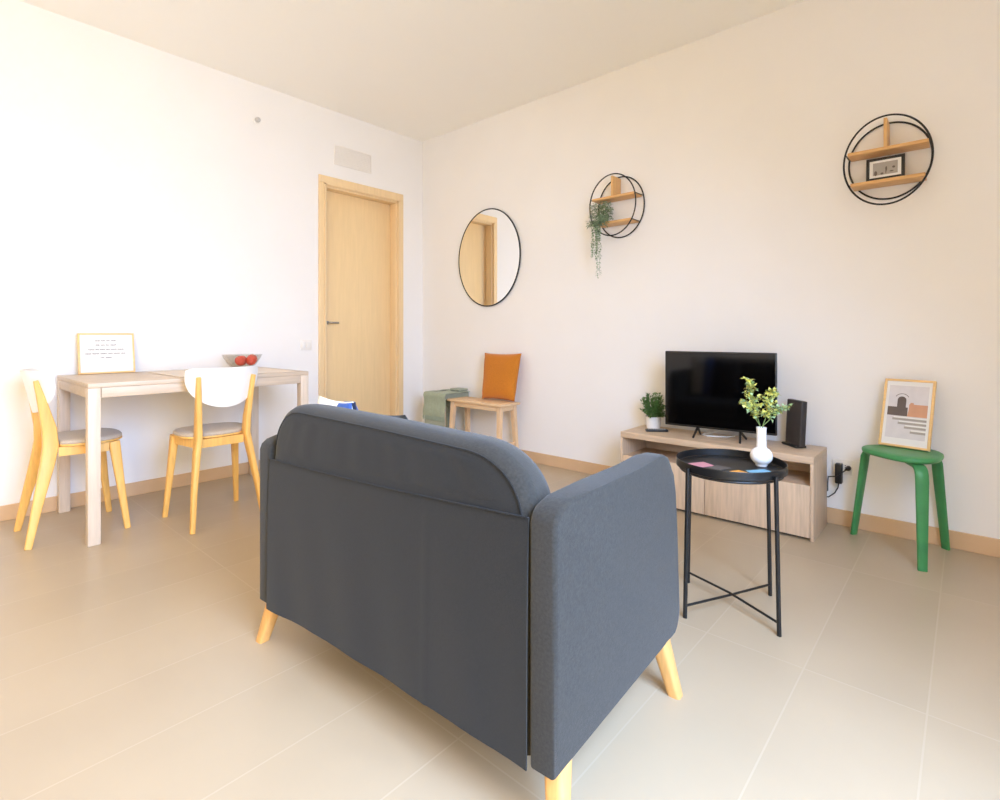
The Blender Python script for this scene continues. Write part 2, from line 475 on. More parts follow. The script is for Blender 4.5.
def upper(u, v):
    z_ = 0.60 + 0.100 * v
    xl, xr = -half_at(z_ + 0.036, -1) + 0.024, half_at(z_ + 0.026, 1) - 0.016
    x = xl + (xr - xl) * u
    z = zseam(x) + (0.727 - 0.018 * u - zseam(x)) * v
    e = min(1, u * 14, (1 - u) * 14, v * 5, (1 - v) * 5)
    k = math.sin(u * 43 + 0.8 * math.sin(v * 3)) + 0.6 * math.sin(u * 71 + 2.0)
    y = rear_y(z) + 0.003 - e * (0.0042 + 0.0009 * k * (0.4 + 0.6 * v) * (1 if u > 0.04 else 0))
    return (x, y, z)
grid_surf(bm, upper, 110, 16)
obj('upper_panel', bm, 'sofa_shaded', sofa, ang=80)
bm = B(); tube(bm, [(-0.48 + 0.96 * i / 40, 0.0005, zseam(-0.48 + 0.96 * i / 40) + 0.001) for i in range(41)], 0.0016, 6)
obj('seam', bm, 'sofa_seam', sofa)
bm = B(); box(bm, -0.482, 0.482, 0.06, 0.60, 0.145, 0.27, 0.012); obj('seat_frame', bm, 'sofa', sofa)
for sg in (-1, 1):
    bm = B(); box(bm, min(0, sg * 0.479) + (0.003 if sg > 0 else 0), max(0, sg * 0.479) - (0.003 if sg < 0 else 0), 0.185, 0.615, 0.272, 0.40, 0.03, 4)
    obj('seat_cushion', bm, 'sofa', sofa)
def sofa_leg(x0, y0, x1, y1):
    bm = B()
    rings = []
    for t in (0.0, 0.05, 1.0):
        x = x0 + (x1 - x0) * t; y = y0 + (y1 - y0) * t; z = 0.146 * (1 - t)
        a = 0.0235 - 0.0065 * t; c = 0.012 - 0.003 * t
        pts = []
        for sx, sy in ((1, 1), (-1, 1), (-1, -1), (1, -1)):
            for k in range(4):
                ang = math.atan2(sy, sx) - PI / 4 + PI / 2 * k / 3
                pts.append(Vector((x + sx * (a - c) + c * math.cos(ang), y + sy * (a - c) + c * math.sin(ang), z)))
        rings.append(pts)
    loft(bm, rings)
    return bm
for sx in (-1, 1):
    obj('leg', sofa_leg(sx * 0.518, 0.05, sx * 0.543, 0.012), 'birch', sofa)
    obj('leg', sofa_leg(sx * 0.520, 0.555, sx * 0.560, 0.566), 'birch', sofa)

# pillows
def pillow(w, h, t, seed=0, pinch=0.05, flare=0.0):
    """cushion standing in the x-z plane, bottom edge at z = 0, centre y = 0"""
    bm = B(); n = 22
    rnd = random.Random(seed); ph = [rnd.uniform(0, 6) for _ in range(4)]
    def side(sg):
        def fn(u, v):
            a, b = 2 * u - 1, 2 * v - 1
            x = a * w / 2 * (1 - pinch * (1 - b * b)) * (1 + flare * b); z = b * h / 2 * (1 - pinch * (1 - a * a))
            th = max(0.0, (1 - a ** 4) * (1 - b ** 4)) ** 0.6 * t / 2
            th *= 1 + 0.06 * math.sin(a * 4 + ph[0]) * math.sin(b * 5 + ph[1])
            return (x, sg * (th + 0.001), z + h / 2)
        return fn
    grid_surf(bm, side(-1), n, n); grid_surf(bm, side(1), n, n)
    bmesh.ops.remove_doubles(bm, verts=bm.verts, dist=0.0025)
    return bm

cu = tag(obj('cushion', pillow(0.19, 0.362, 0.08, 3), 'white_cloth', None, ang=80), 'white cushion with blue edge peeking over the sofa back at its left end', 'cushion')
def on_sofa(x, y, z):
    return Vector((2.5985 + x * math.cos(SA) - y * math.sin(SA), -2.3575 + x * math.sin(SA) + y * math.cos(SA), z))
cu.location = on_sofa(-0.386, 0.240, 0.404); cu.rotation_euler = (math.radians(13), math.radians(2), SA)
bm = B()
bl = [Vector((0.095 - 0.005 * math.sin(i / 20 * PI), 0, 0.004 + 0.354 * i / 20)) for i in range(21)]
tube(bm, bl, 0.006, 6); obj('navy_piping', bm, 'navy_cloth', cu)
bm = B()
def patch(u, v):
    a = 0.30 + 0.68 * u; b = 2 * (0.02 + 0.975 * v) - 1
    x = a * 0.095 * (1 - 0.05 * (1 - b * b)); z = b * 0.181 * (1 - 0.05 * (1 - a * a)) + 0.181
    th = max(0.0, (1 - a ** 4) * (1 - b ** 4)) ** 0.6 * 0.04 * 1.06 + 0.003
    return (x, -th, z)
grid_surf(bm, patch, 22, 22); grid_surf(bm, lambda u, v: tuple(c * s for c, s in zip(patch(u, v), (1, -1, 1))), 22, 22)
label_part(obj('side_panel', bm, 'blue_cloth', cu, ang=80), 'blue side panel')
cu2 = tag(obj('cushion', pillow(0.16, 0.332, 0.08, 5, pinch=0.03), 'sofa', None, ang=80), 'dark grey cushion barely showing over the middle of the sofa back', 'cushion')
cu2.location = on_sofa(-0.130, 0.248, 0.402); cu2.rotation_euler = (math.radians(12), math.radians(-3), SA)

# ------------------------------------------------------------------ dining table and what stands on it
TX0, TX1, TY0, TY1, TZ = 0.03, 0.752, -2.575, -1.515, 0.735
t = thing('dining_table', 'pale oak dining table with square legs against the left wall', 'table', (0.391, -2.045, 0))
hx, hy = (TX1 - TX0) / 2, (TY1 - TY0) / 2
bm = B(); box(bm, -hx, hx, -hy, hy, TZ - 0.022, TZ, 0.003); obj('tabletop', bm, 'table_y', t)
bm = B()
for a in ((-hx + 0.002, -hx + 0.02, -hy + 0.05, hy - 0.05), (hx - 0.02, hx - 0.002, -hy + 0.05, hy - 0.05), (-hx + 0.05, hx - 0.05, -hy + 0.002, -hy + 0.02), (-hx + 0.05, hx - 0.05, hy - 0.02, hy - 0.002)):
    box(bm, a[0], a[1], a[2], a[3], TZ - 0.068, TZ - 0.0225, 0.0015)
obj('apron', bm, 'table_y', t)
for sx in (-1, 1):
    for sy in (-1, 1):
        bm = B(); x0, x1 = sorted((sx * hx, sx * (hx - 0.05))); y0, y1 = sorted((sy * hy, sy * (hy - 0.048)))
        box(bm, x0, x1, y0, y1, 0, TZ - 0.0222, 0.003); obj('leg', bm, 'table_z', t)

bm = B()
def runner(u, v):
    x = 0.17 + 0.55 * v; y = -2.19 + 0.60 * u
    return (x, y, TZ + 0.0008 + 0.0012 * (0.5 + 0.5 * math.sin(u * 17 + v * 3)))
grid_surf(bm, runner, 40, 14)
ext = bmesh.ops.extrude_face_region(bm, geom=list(bm.faces))
for e in ext['geom']:
    if isinstance(e, bmesh.types.BMVert): e.co.z += 0.003
tag(obj('table_runner', bm, 'linen', None), 'pale linen runner laid flat along the dining table top', 'table runner')

def frame_parts(root, w, h, dep, fw, fm, bevel=0.002, mat_w=0.0):
    """picture frame in local x-z plane, bottom at z=0, front toward -y"""
    bm = B()
    o = [(-w / 2, 0), (w / 2, 0), (w / 2, h), (-w / 2, h)]
    box(bm, -w / 2, -w / 2 + fw, -dep / 2, dep / 2, 0, h, bevel); box(bm, w / 2 - fw, w / 2, -dep / 2, dep / 2, 0, h, bevel)
    box(bm, -w / 2 + fw, w / 2 - fw, -dep / 2, dep / 2, 0, fw, bevel); box(bm, -w / 2 + fw, w / 2 - fw, -dep / 2, dep / 2, h - fw, h, bevel)
    obj('frame', bm, fm, root)
    bm = B(); box(bm, -w / 2 + fw, w / 2 - fw, dep / 2 - 0.006, dep / 2 - 0.001, fw, h - fw); obj('backing', bm, 'grey_card', root)

# framed text on the table
f = thing('framed_print', 'light wood framed sheet of handwritten lines leaning on wall above dining table', 'framed print', (0.082, -2.362, TZ + 0.0015))
f.rotation_euler = (math.radians(-9), 0, math.radians(90))
FW, FH = 0.262, 0.228
frame_parts(f, FW, FH, 0.014, 0.009, 'light_frame')
bm = B(); box(bm, -FW / 2 + 0.009, FW / 2 - 0.009, -0.003, -0.001, 0.009, FH - 0.009)
pr = obj('print', bm, 'paper', f)
bm = B(); rnd = random.Random(11)
for zz, hw in ((0.185, 0.052), (0.160, 0.05), (0.135, 0.085), (0.112, 0.098), (0.089, 0.03)):
    x = -hw
    while x < hw:
        wl = rnd.uniform(0.012, 0.03)
        pts = []; k = 0
        while k * 0.0022 < wl and x + k * 0.0022 < hw:
            pts.append((x + k * 0.0022, -0.0034, zz + (0.0028 if k % 2 else -0.0022) * rnd.uniform(0.5, 1.3))); k += 1
        if len(pts) > 2: tube(bm, pts, 0.0016, 5)
        x += wl + 0.007
obj('script', bm, 'ink', pr)

# bowl with apples
BX, BY = 0.20, -1.675
bowl = bm = B()
prof = [(0.0, 0.0), (0.055, 0.0), (0.066, 0.004), (0.088, 0.028), (0.108, 0.06), (0.118, 0.083), (0.1205, 0.0845), (0.1145, 0.083), (0.105, 0.061), (0.085, 0.031), (0.062, 0.008), (0.0, 0.006)]
lathe(bm, prof, 48)
bo = tag(obj('fruit_bowl', bm, 'smoke_glass'), 'smoky glass bowl of red apples on the dining table', 'bowl')
bo.location = (BX, BY, TZ + 0.0062)
def apple_bm():
    bm = B()
    pr = []
    for i in range(15):
        a = -PI / 2 + PI * i / 14
        r = math.cos(a); z = math.sin(a)
        pr.append((max(0, 0.0315 * r * (1 + 0.10 * z)), 0.031 * z * 1.05 - (0.006 * math.exp(-(r / 0.3) ** 2) if z > 0 else -0.004 * math.exp(-(r / 0.3) ** 2))))
    pr[0] = (0, pr[0][1]); pr[-1] = (0, pr[-1][1])
    lathe(bm, pr, 24)
    return bm
def stem_bm():
    bm = B(); tube(bm, [(0, 0, 0.024), (0.002, 0, 0.034), (0.005, 0, 0.042)], [0.0012, 0.0011, 0.0015], 6)
    return bm
a0 = None
lab = ['red apple at the left of the cluster in the glass bowl', 'red apple at the front middle of the glass bowl', 'red apple at the right side of the glass bowl',
       'red apple at the back of the glass bowl beside the wall']
for k, (ax, ay, az, rx, ry) in enumerate(((0.046, -0.030, 0.046, 0.5, 0.2), (0.046, 0.036, 0.046, -0.4, 0.4), (-0.012, 0.068, 0.050, 0.3, -0.5), (-0.012, 0.003, 0.044, 0.2, 0.6))):
    lo = (BX + ax, BY + ay, TZ + 0.0062 + az)
    if a0 is None:
        a0 = tag(obj('apple', apple_bm(), 'apple'), lab[0], 'apple', 'red apples in the glass bowl'); obj('stem', stem_bm(), 'stem', a0)
        o = a0
    else: o = dup(a0, lo, 0, lab[k])
    o.location = lo; o.rotation_euler = (rx, ry, k * 1.1)

# ------------------------------------------------------------------ dining chairs
def make_chair(label):
    c = thing('dining_chair', label, 'chair', group='white-backed dining chairs')
    # local: front is +y, origin on the floor under the seat centre
    def strip(pts, ws, ts):
        """rounded bar along pts, ws across x, ts along the bend"""
        bm = B(); rings = []
        k = len(pts)
        for i, p in enumerate(pts):
            p = Vector(p); tt = (Vector(pts[min(i + 1, k - 1)]) - Vector(pts[max(i - 1, 0)])).normalized()
            xx = Vector((1, 0, 0)); xx = (xx - tt * xx.dot(tt)).normalized(); yy = tt.cross(xx)
            w, tk = ws[i] / 2, ts[i] / 2; q = []
            for sx, sy in ((1, 1), (-1, 1), (-1, -1), (1, -1)):
                cc = min(w, tk) * 0.45
                for m in range(3):
                    an = math.atan2(sy, sx) - PI / 4 + PI / 2 * m / 2
                    q.append(p + xx * (sx * (w - cc) + cc * math.cos(an)) + yy * (sy * (tk - cc) + cc * math.sin(an)))
            rings.append(q)
        loft(bm, rings)
        return bm
    def board(p, q, w, z0, z1):
        bm = B(); p, q = Vector(p), Vector(q); n = Vector((-(q - p).y, (q - p).x, 0)).normalized() * w / 2
        loft(bm, [[Vector((v.x, v.y, z)) for v in (p + n, q + n, q - n, p - n)] for z in (z0, z1)])
        return bm
    for sx in (-1, 1):
        rear = [(sx * 0.170, -0.186, 0.0), (sx * 0.152, -0.152, 0.18), (sx * 0.128, -0.114, 0.36), (sx * 0.116, -0.101, 0.44), (sx * 0.118, -0.106, 0.52), (sx * 0.125, -0.131, 0.64), (sx * 0.132, -0.155, 0.745)]
        obj('leg', strip(rear, [0.020, 0.023, 0.026, 0.026, 0.025, 0.023, 0.020], [0.026, 0.038, 0.054, 0.060, 0.054, 0.036, 0.018]), 'chair_wood', c, ang=50)
        front = [(sx * 0.180, 0.184, 0.0), (sx * 0.166, 0.160, 0.2), (sx * 0.152, 0.138, 0.40), (sx * 0.150, 0.135, 0.431)]
        obj('leg', strip(front, [0.022, 0.028, 0.035, 0.035], [0.024, 0.032, 0.044, 0.044]), 'chair_wood', c, ang=50)
        obj('side_rail', board((sx * 0.117, -0.072, 0), (sx * 0.146, 0.115, 0), 0.020, 0.388, 0.4305), 'chair_wood', c)
    obj('front_rail', board((-0.132, 0.142, 0), (0.132, 0.142, 0), 0.018, 0.388, 0.4305), 'chair_wood', c)
    obj('rear_rail', board((-0.102, -0.095, 0), (0.102, -0.095, 0), 0.018, 0.388, 0.4305), 'chair_wood', c)
    # seat shell and grey pad
    def outl(sc, n=56):
        r = []
        for i in range(n):
            a = 2 * PI * i / n; e = 2 / 2.6
            x = abs(math.cos(a)) ** e * math.copysign(1, math.cos(a)); y = abs(math.sin(a)) ** e * math.copysign(1, math.sin(a))
            r.append((x * (0.172 + 0.008 * y) * sc, y * 0.150 * sc + 0.042))
        return r
    def clip(p, z):  # rear edge notched round the uprights
        k = abs(p[0])
        return Vector((p[0], max(p[1], -0.068) if 0.095 < k < 0.14 else p[1], z))
    bm = B(); loft(bm, [[clip(p, z) for p in outl(s)] for s, z in ((0.95, 0.431), (1.0, 0.435), (1.0, 0.440), (0.98, 0.443))]); obj('seat', bm, 'chair_wood', c, ang=50)
    bm = B(); loft(bm, [[clip(p, z) for p in outl(s)] for s, z in ((0.985, 0.443), (0.995, 0.447), (0.99, 0.455), (0.95, 0.461), (0.80, 0.464), (0.4, 0.463), (0.05, 0.4625))]); obj('seat_pad', bm, 'seat_grey', c, ang=70)
    # backrest: wrap-around white shell, straight top, rounded bottom
    bm = B()
    n = 44
    zt, zb, hw = 0.790, 0.588, 0.176
    def bk(sg):
        def fn(u, v):
            a = math.sin((2 * u - 1) * PI / 2)
            x = a * hw
            zb_ = zb + (zt - 0.045 - zb) * (1 - math.sqrt(max(0, 1 - a * a)) ** 0.95)
            zt_ = zt - 0.014 * max(0, (abs(a) - 0.80) / 0.20) ** 2
            zz = zb_ + (zt_ - zb_) * v
            y = -0.190 + 0.080 * a * a + (zt - zz) * 0.22
            return (x, y + sg * 0.0045, zz)
        return fn
    A = grid_surf(bm, bk(-1), n, 10); C = grid_surf(bm, bk(1), n, 10)
    for j in range(10):
        for i in (0, n): bm.faces.new((A[j][i], A[j + 1][i], C[j + 1][i], C[j][i]))
    for i in range(n):
        for j in (0, 10): bm.faces.new((A[j][i], A[j][i + 1], C[j][i + 1], C[j][i]))
    obj('backrest', bm, 'chair_white', c, ang=50)
    return c
ch = make_chair('white-backed beech chair at the left end of the dining table, seen side on')
ch.location = (0.415, -2.572, 0)
dup(ch, (0.742, -2.036, 0), math.radians(90), 'white-backed beech chair pushed to the long front side of the dining table')

# ------------------------------------------------------------------ wall mirror
mr = thing('wall_mirror', 'large round mirror with thin black rim on the right wall', 'mirror', (0.822, 0, 1.571))
RXm, RZm = 0.333, 0.389
ell = [(RXm * math.cos(2 * PI * i / 96), RZm * math.sin(2 * PI * i / 96)) for i in range(96)]
bm = B(); prism(bm, [(x * 0.985, z * 0.985) for x, z in ell], -0.016, -0.002, 'y'); obj('mirror_glass', bm, 'mirror', mr, ang=20)
bm = B(); tube(bm, [(x, -0.013, z) for x, z in ell], 0.0048, 8, closed=True, flat=1.6); obj('rim', bm, 'black_metal', mr)

# ------------------------------------------------------------------ round wall shelves
def wall_shelf(label, loc, fr, br, dz, dep, zt, zb):
    """fr/br: (rx, rz) of the front and back rings; dz: height of the back ring centre over the front one's"""
    s = thing('wall_shelf', label, 'shelf', loc, group='round wire shelves')
    rr = 0.0042
    for (rx, rz), y, oz in ((fr, -dep, 0), (br, -0.006, dz)):
        bm = B(); tube(bm, [(rx * math.cos(2 * PI * i / 80), y, oz + rz * math.sin(2 * PI * i / 80)) for i in range(80)], rr, 8, closed=True)
        obj('ring', bm, 'black_metal', s)
    rx, rz = fr
    for z, th in ((zt, 0.015), (zb, 0.015)):
        hw = rx * math.sqrt(1 - (z / rz) ** 2) - 0.008
        bm = B(); box(bm, -hw, hw, -dep + 0.003, -0.008, z - th / 2, z + th / 2, 0.0015); obj('board', bm, 'shelf_wood', s)
        for sg in (-1, 1):
            bx_ = br[0] * math.sqrt(max(0, 1 - ((z - dz) / br[1]) ** 2))
            bm = B(); tube(bm, [(sg * (hw + 0.008), -dep, z), (sg * bx_, -0.006, z)], 0.003, 6); obj('strut', bm, 'black_metal', s)
    bm = B(); box(bm, -0.011, 0.003, -dep + 0.003, -0.008, zt + 0.0075, rz - 0.008, 0.0015); obj('upright', bm, 'shelf_wood_z', s)
    return s
wall_shelf('round black wire shelf with two boards, the one holding a trailing plant', (2.002, 0, 1.785), (0.165, 0.196), (0.167, 0.198), 0.004, 0.118, 0.053, -0.108)
wall_shelf('round black wire shelf with two boards, the one holding a black photo frame', (3.424, 0, 1.761), (0.166, 0.204), (0.161, 0.180), 0.022, 0.118, 0.056, -0.092)

# trailing plant on the left shelf
tp = thing('trailing_plant', 'grey green trailing plant spilling from the left round wall shelf', 'plant', (1.915, -0.075, 1.6848))
bm = B(); lathe(bm, [(0, 0), (0.026, 0), (0.030, 0.004), (0.034, 0.045), (0.035, 0.048), (0.032, 0.047), (0.028, 0.038), (0, 0.037)], 28)
obj('pot', bm, 'leaf_trail', tp)
bm = B(); rnd = random.Random(21)
for i in range(620):
    a = rnd.uniform(0, 2 * PI); r = math.sqrt(rnd.random()); z = rnd.uniform(-0.03, 0.128)
    p = Vector((0.072 * r * math.cos(a) - 0.006, max(-0.072, 0.055 * r * math.sin(a) - 0.018), z))
    if z < 0.012 and p.y > -0.050: p.y = -0.052 - rnd.random() * 0.02
    dd = Vector((math.cos(a) + rnd.uniform(-.5, .5), math.sin(a) + rnd.uniform(-.5, .5) - 0.6, rnd.uniform(-0.9, 0.6)))
    if p.z < 0.012: dd.y = -abs(dd.y)
    leaf(bm, p, dd, rnd.uniform(0.016, 0.027), rnd.uniform(0.011, 0.016))
for i in range(10):
    x = rnd.uniform(-0.062, 0.03) if i > 1 else (-0.022, 0.004)[i]; ln = rnd.uniform(0.14, 0.30) if i > 1 else (0.385, 0.37)[i]
    y = -0.060 + rnd.uniform(-0.012, 0.004)
    pts = [Vector((x * 0.6, -0.04, 0.05)), Vector((x, y, 0.02))]
    n = int(ln / 0.014); px, py = x, y
    for k in range(n):
        px += rnd.uniform(-0.004, 0.0048); py += rnd.uniform(-0.002, 0.002)
        pts.append(Vector((px, py, 0.02 - (k + 1) * 0.014)))
    tube(bm, pts, 0.0009, 4)
    for p in pts[2:]:
        for _ in range(3 if p.z > -0.2 else 2):
            leaf(bm, p, (rnd.uniform(-1, 1), rnd.uniform(-1, 0.6), rnd.uniform(-0.9, 0.2)), rnd.uniform(0.011, 0.020), rnd.uniform(0.008, 0.012))
obj('foliage', bm, 'leaf_trail', tp, smooth=False, fix=False)

# black frame on the right shelf
f = thing('photo_frame', 'small black framed photo standing inside the right round wall shelf', 'photo frame', (3.417, -0.092, 1.6768), 0)
f.rotation_euler = (math.radians(-6), 0, math.radians(0))
frame_parts(f, 0.146, 0.108, 0.012, 0.013, 'black_frame', 0.0015)
bm = B(); box(bm, -0.060, 0.060, -0.003, -0.001, 0.013, 0.095); mt = obj('mount', bm, 'paper', f)
bm = B(); box(bm, -0.047, 0.047, -0.0040, -0.0030, 0.024, 0.084)
obj('photo', bm, 'art_grey', mt)
bm = B()
for x, z, rx, rz in ((-0.036, 0.034, 0.006, 0.012), (-0.012, 0.030, 0.006, 0.005), (0.004, 0.050, 0.0035, 0.012), (0.003, 0.038, 0.002, 0.01), (0.032, 0.054, 0.006, 0.005), (0.024, 0.036, 0.008, 0.003)):
    prism(bm, [(x + rx * math.cos(2 * PI * i / 12), z + rz * math.sin(2 * PI * i / 12)) for i in range(12)], -0.0044, -0.0040, 'y')
obj('figures', bm, 'art_dark', mt)

# ------------------------------------------------------------------ bench, ochre cushion, felt bin and throw
SZ = 0.450
b = thing('bench', 'small pine bench with splayed legs under the round mirror', 'bench', (0.926, -0.185, 0))
bm = B(); box(bm, -0.285, 0.285, -0.108, 0.108, SZ - 0.018, SZ, 0.005); obj('seat', bm, 'pine', b)
for y_ in (-0.083, 0.067):
    bm = B(); box(bm, -0.235, 0.235, y_, y_ + 0.016, SZ - 0.056, SZ - 0.0185, 0.002); obj('apron', bm, 'pine', b)
for sx in (-1, 1):
    bm = B(); x0, x1 = sorted((sx * 0.240, sx * 0.256)); box(bm, x0, x1, -0.064, 0.064, SZ - 0.056, SZ - 0.0185, 0.002); obj('apron', bm, 'pine', b)
    bm = B(); box(bm, sx * 0.247 - 0.009, sx * 0.247 + 0.009, -0.078, 0.078, 0.13, 0.155, 0.003); obj('stretcher', bm, 'pine', b)
    for sy in (-1, 1):
        bm = B(); rings = []
        for tt in (0, 1):
            cx, cy, z = sx * (0.242 + 0.016 * tt), sy * (0.074 + 0.028 * tt), (SZ - 0.0185) * (1 - tt)
            w = 0.019 - 0.005 * tt
            rings.append([Vector((cx + a * w, cy + q * w, z)) for a, q in ((1, 1), (-1, 1), (-1, -1), (1, -1))])
        loft(bm, rings); bmesh.ops.bevel(bm, geom=list(bm.edges), offset=0.003, segments=2, affect='EDGES')
        obj('leg', bm, 'pine_z', b)
oc = tag(obj('cushion', pillow(0.345, 0.362, 0.10, 9, pinch=0.05, flare=0.06), 'orange', None, ang=80), 'ochre orange square cushion standing on the pine bench against the wall', 'cushion')
oc.location = (1.034, -0.132, SZ + 0.005); oc.rotation_euler = (math.radians(-10), math.radians(-0.6), math.radians(2))

bi = thing('slotted_stool', 'low grey green stool with a slotted seat in the corner beside the pine bench', 'stool', (0.492, -0.165, 0))
bm = B()
Y, Z = 0.135, 0.478
for a in ((-0.117, -0.066, -Y, Y), (-0.034, 0.128, -Y, Y), (-0.066, -0.034, -Y, -0.085), (-0.066, -0.034, 0.125, Y)):
    box(bm, a[0], a[1], a[2], a[3], Z - 0.035, Z, 0.0)
obj('seat', bm, 'bin', bi)
for x_ in (-0.085, -0.02):
    for y_ in (-0.10, 0.10):
        bm = B(); box(bm, x_ - 0.014, x_ + 0.014, y_ - 0.014, y_ + 0.014, 0.0, Z - 0.0352, 0.003); obj('leg', bm, 'bin', bi)
    bm = B(); box(bm, x_ - 0.008, x_ + 0.008, -0.0855, 0.0855, 0.36, 0.40, 0.002); obj('rail', bm, 'bin', bi)
bm = B()
path = []
for i in range(13): path.append((-Y - 0.008 - 0.004 * math.sin(i / 12 * 7), 0.300 + (Z - 0.310) * i / 12))
path += [(-Y - 0.006, Z - 0.002), (-Y - 0.001, Z + 0.004), (-Y + 0.012, Z + 0.007), (-Y + 0.04, Z + 0.007)]
for i in range(1, 12): path.append((-Y + 0.04 + (2 * Y - 0.042) * i / 11, Z + 0.0055 + 0.002 * math.sin(i)))
NV = 64; NUu = 30
def thr(u, v, dy=0.0, dx=0.0):
    k = v * (len(path) - 1); i = min(int(k), len(path) - 2); fr = k - i
    y = path[i][0] * (1 - fr) + path[i + 1][0] * fr; z = path[i][1] * (1 - fr) + path[i + 1][1] * fr
    x = -0.110 + dx + (0.258 - dx) * u + (0.004 * math.sin(v * 7) if z < Z - 0.02 else 0) - 0.008 * max(0, (0.40 - z)) / 0.10
    w = 0.004 * math.sin(u * 12) * (1 if z < Z - 0.01 else 0)
    return (x, y - abs(w) + dy, z)
V = grid_surf(bm, thr, NUu, NV)
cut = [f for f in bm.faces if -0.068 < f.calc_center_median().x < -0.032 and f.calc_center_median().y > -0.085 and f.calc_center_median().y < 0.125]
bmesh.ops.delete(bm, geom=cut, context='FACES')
ext = bmesh.ops.extrude_face_region(bm, geom=list(bm.faces))
bm.normal_update()
for e in ext['geom']:
    if isinstance(e, bmesh.types.BMVert): e.co += e.normal * 0.0045
bm2 = B(); box(bm2, -0.064, -0.036, -0.084, 0.124, Z - 0.034, Z + 0.0105, 0.002); label_part(obj('slot_shade', bm2, 'black_pl', bi), 'dark strip standing for the shade in the seat slot')  # flush black strip painting in the dark of the slot
th = tag(obj('throw_blanket', bm, 'sage', None, ang=70), 'sage green fringed throw draped over the slotted stool beside the bench', 'blanket')
th.location = (0.492, -0.165, 0.0)
bm = B()
def under(u, v):
    return (-0.108 + 0.240 * u, -Y - 0.0035 - 0.0015 * math.sin(u * 9), 0.17 + (Z - 0.19) * v)
grid_surf(bm, under, 14, 14)
ext = bmesh.ops.extrude_face_region(bm, geom=list(bm.faces))
for e in ext['geom']:
    if isinstance(e, bmesh.types.BMVert): e.co.y += 0.002
obj('under_layer', bm, 'bin', th)
bm = B(); box(bm, 0.010, 0.124, 0.030, 0.133, Z + 0.0125, Z + 0.032, 0.008, 4); obj('folded_end', bm, 'bin', th)
bm = B(); rnd = random.Random(4)
for i in range(42):
    x = -0.117 + 0.256 * i / 41
    tube(bm, [(x, -Y - 0.010, 0.303), (x + rnd.uniform(-.003, .003), -Y - 0.012, 0.284), (x + rnd.uniform(-.005, .005), -Y - 0.010, 0.266)], [0.0022, 0.0026, 0.0014], 5)
obj('fringe', bm, 'sage', th)

# ------------------------------------------------------------------ TV bench and what stands on it
BZ = 0.39
tb = thing('tv_bench', 'low pale oak TV bench with open niche above two doors', 'TV bench', (2.6815, -0.195, 0))
hw, y0, y1 = 0.4935, -0.152, 0.152
bm = B(); box(bm, -hw, hw, y0, y1, BZ - 0.033, BZ, 0.0015); obj('top', bm, 'oak_x', tb)
for sg in (-1, 1):
    bm = B(); a, c = sorted((sg * hw, sg * (hw - 0.014))); box(bm, a, c, y0, y1, 0.0, BZ - 0.0332, 0.001); obj('side_panel', bm, 'oak_z', tb)
bm = B(); box(bm, -hw + 0.0145, hw - 0.0145, y0 + 0.022, y1 - 0.012, 0.235, 0.252, 0.001); obj('shelf', bm, 'oak_x', tb)
bm = B(); box(bm, -hw + 0.0145, hw - 0.0145, y1 - 0.010, y1 - 0.002, 0.03, BZ - 0.034, 0.001); obj('back_panel', bm, 'oak_x', tb)
bm = B(); box(bm, -hw + 0.0145, hw - 0.0145, y0 + 0.03, y1 - 0.012, 0.012, 0.028, 0.001); obj('bottom_board', bm, 'oak_x', tb)
bm = B(); box(bm, -hw + 0.0145, hw - 0.0145, y0 + 0.03, y0 + 0.045, 0.0, 0.0115); obj('plinth', bm, 'black_pl', tb)
for sg in (-1, 1):
    x0, x1 = (-hw + 0.0155, -0.0080) if sg < 0 else (-0.0050, hw - 0.0155)
    bm = B(); box(bm, x0, x1, y0, y0 + 0.018, 0.014, 0.256, 0.0012)
    obj('door', bm, 'oak_z', tb)

tv = thing('television', 'black flat television on two splayed feet on the TV bench', 'television', (2.700, -0.2185, BZ), math.radians(4.4))
bm = B(); box(bm, -0.285, 0.285, -0.010, 0.012, 0.054, 0.472, 0.004); box(bm, -0.2, 0.2, 0.012, 0.04, 0.09, 0.33, 0.01, 3); obj('casing', bm, 'black_pl', tv)
bm = B(); box(bm, -0.279, 0.279, -0.0112, -0.0095, 0.066, 0.466); obj('screen', bm, 'screen', tv)
for x in (-0.106, 0.112):
    bm = B()
    for yy in (-0.052, 0.085):
        tube(bm, [(x, 0.003, 0.056), (x + (-0.004 if x < 0 else 0.004), yy * 0.4, 0.036), (x + (-0.010 if x < 0 else 0.010), yy, 0.0055)], [0.007, 0.0065, 0.0055], 8)
    obj('foot', bm, 'black_pl', tv)

bm = B()
pts = [(2.660, -0.050, BZ + 0.050), (2.645, -0.060, BZ + 0.020), (2.62, -0.075, BZ + 0.005), (2.588, -0.110, BZ + 0.0042), (2.592, -0.150, BZ + 0.0042), (2.630, -0.172, BZ + 0.0042), (2.675, -0.150, BZ + 0.0042), (2.715, -0.130, BZ + 0.0042), (2.745, -0.085, BZ + 0.0042)]
tube(bm, pts, 0.004, 8)
tag(obj('white_cable', bm, 'white_pl'), 'loose white cable lying under the television on the TV bench', 'cable')

rm = thing('remote_control', 'black remote control in front of the small potted plant', 'remote control', (2.348, -0.212, BZ), math.radians(38))
bm = B(); box(bm, -0.062, 0.062, -0.017, 0.017, 0.0, 0.014, 0.004, 3); obj('body', bm, 'black_pl', rm)
bm = B()
for i in range(8):
    for j in range(3): box(bm, -0.05 + i * 0.013, -0.043 + i * 0.013, -0.011 + j * 0.008, -0.006 + j * 0.008, 0.014, 0.0155)
obj('buttons', bm, 'grey_pl', rm)

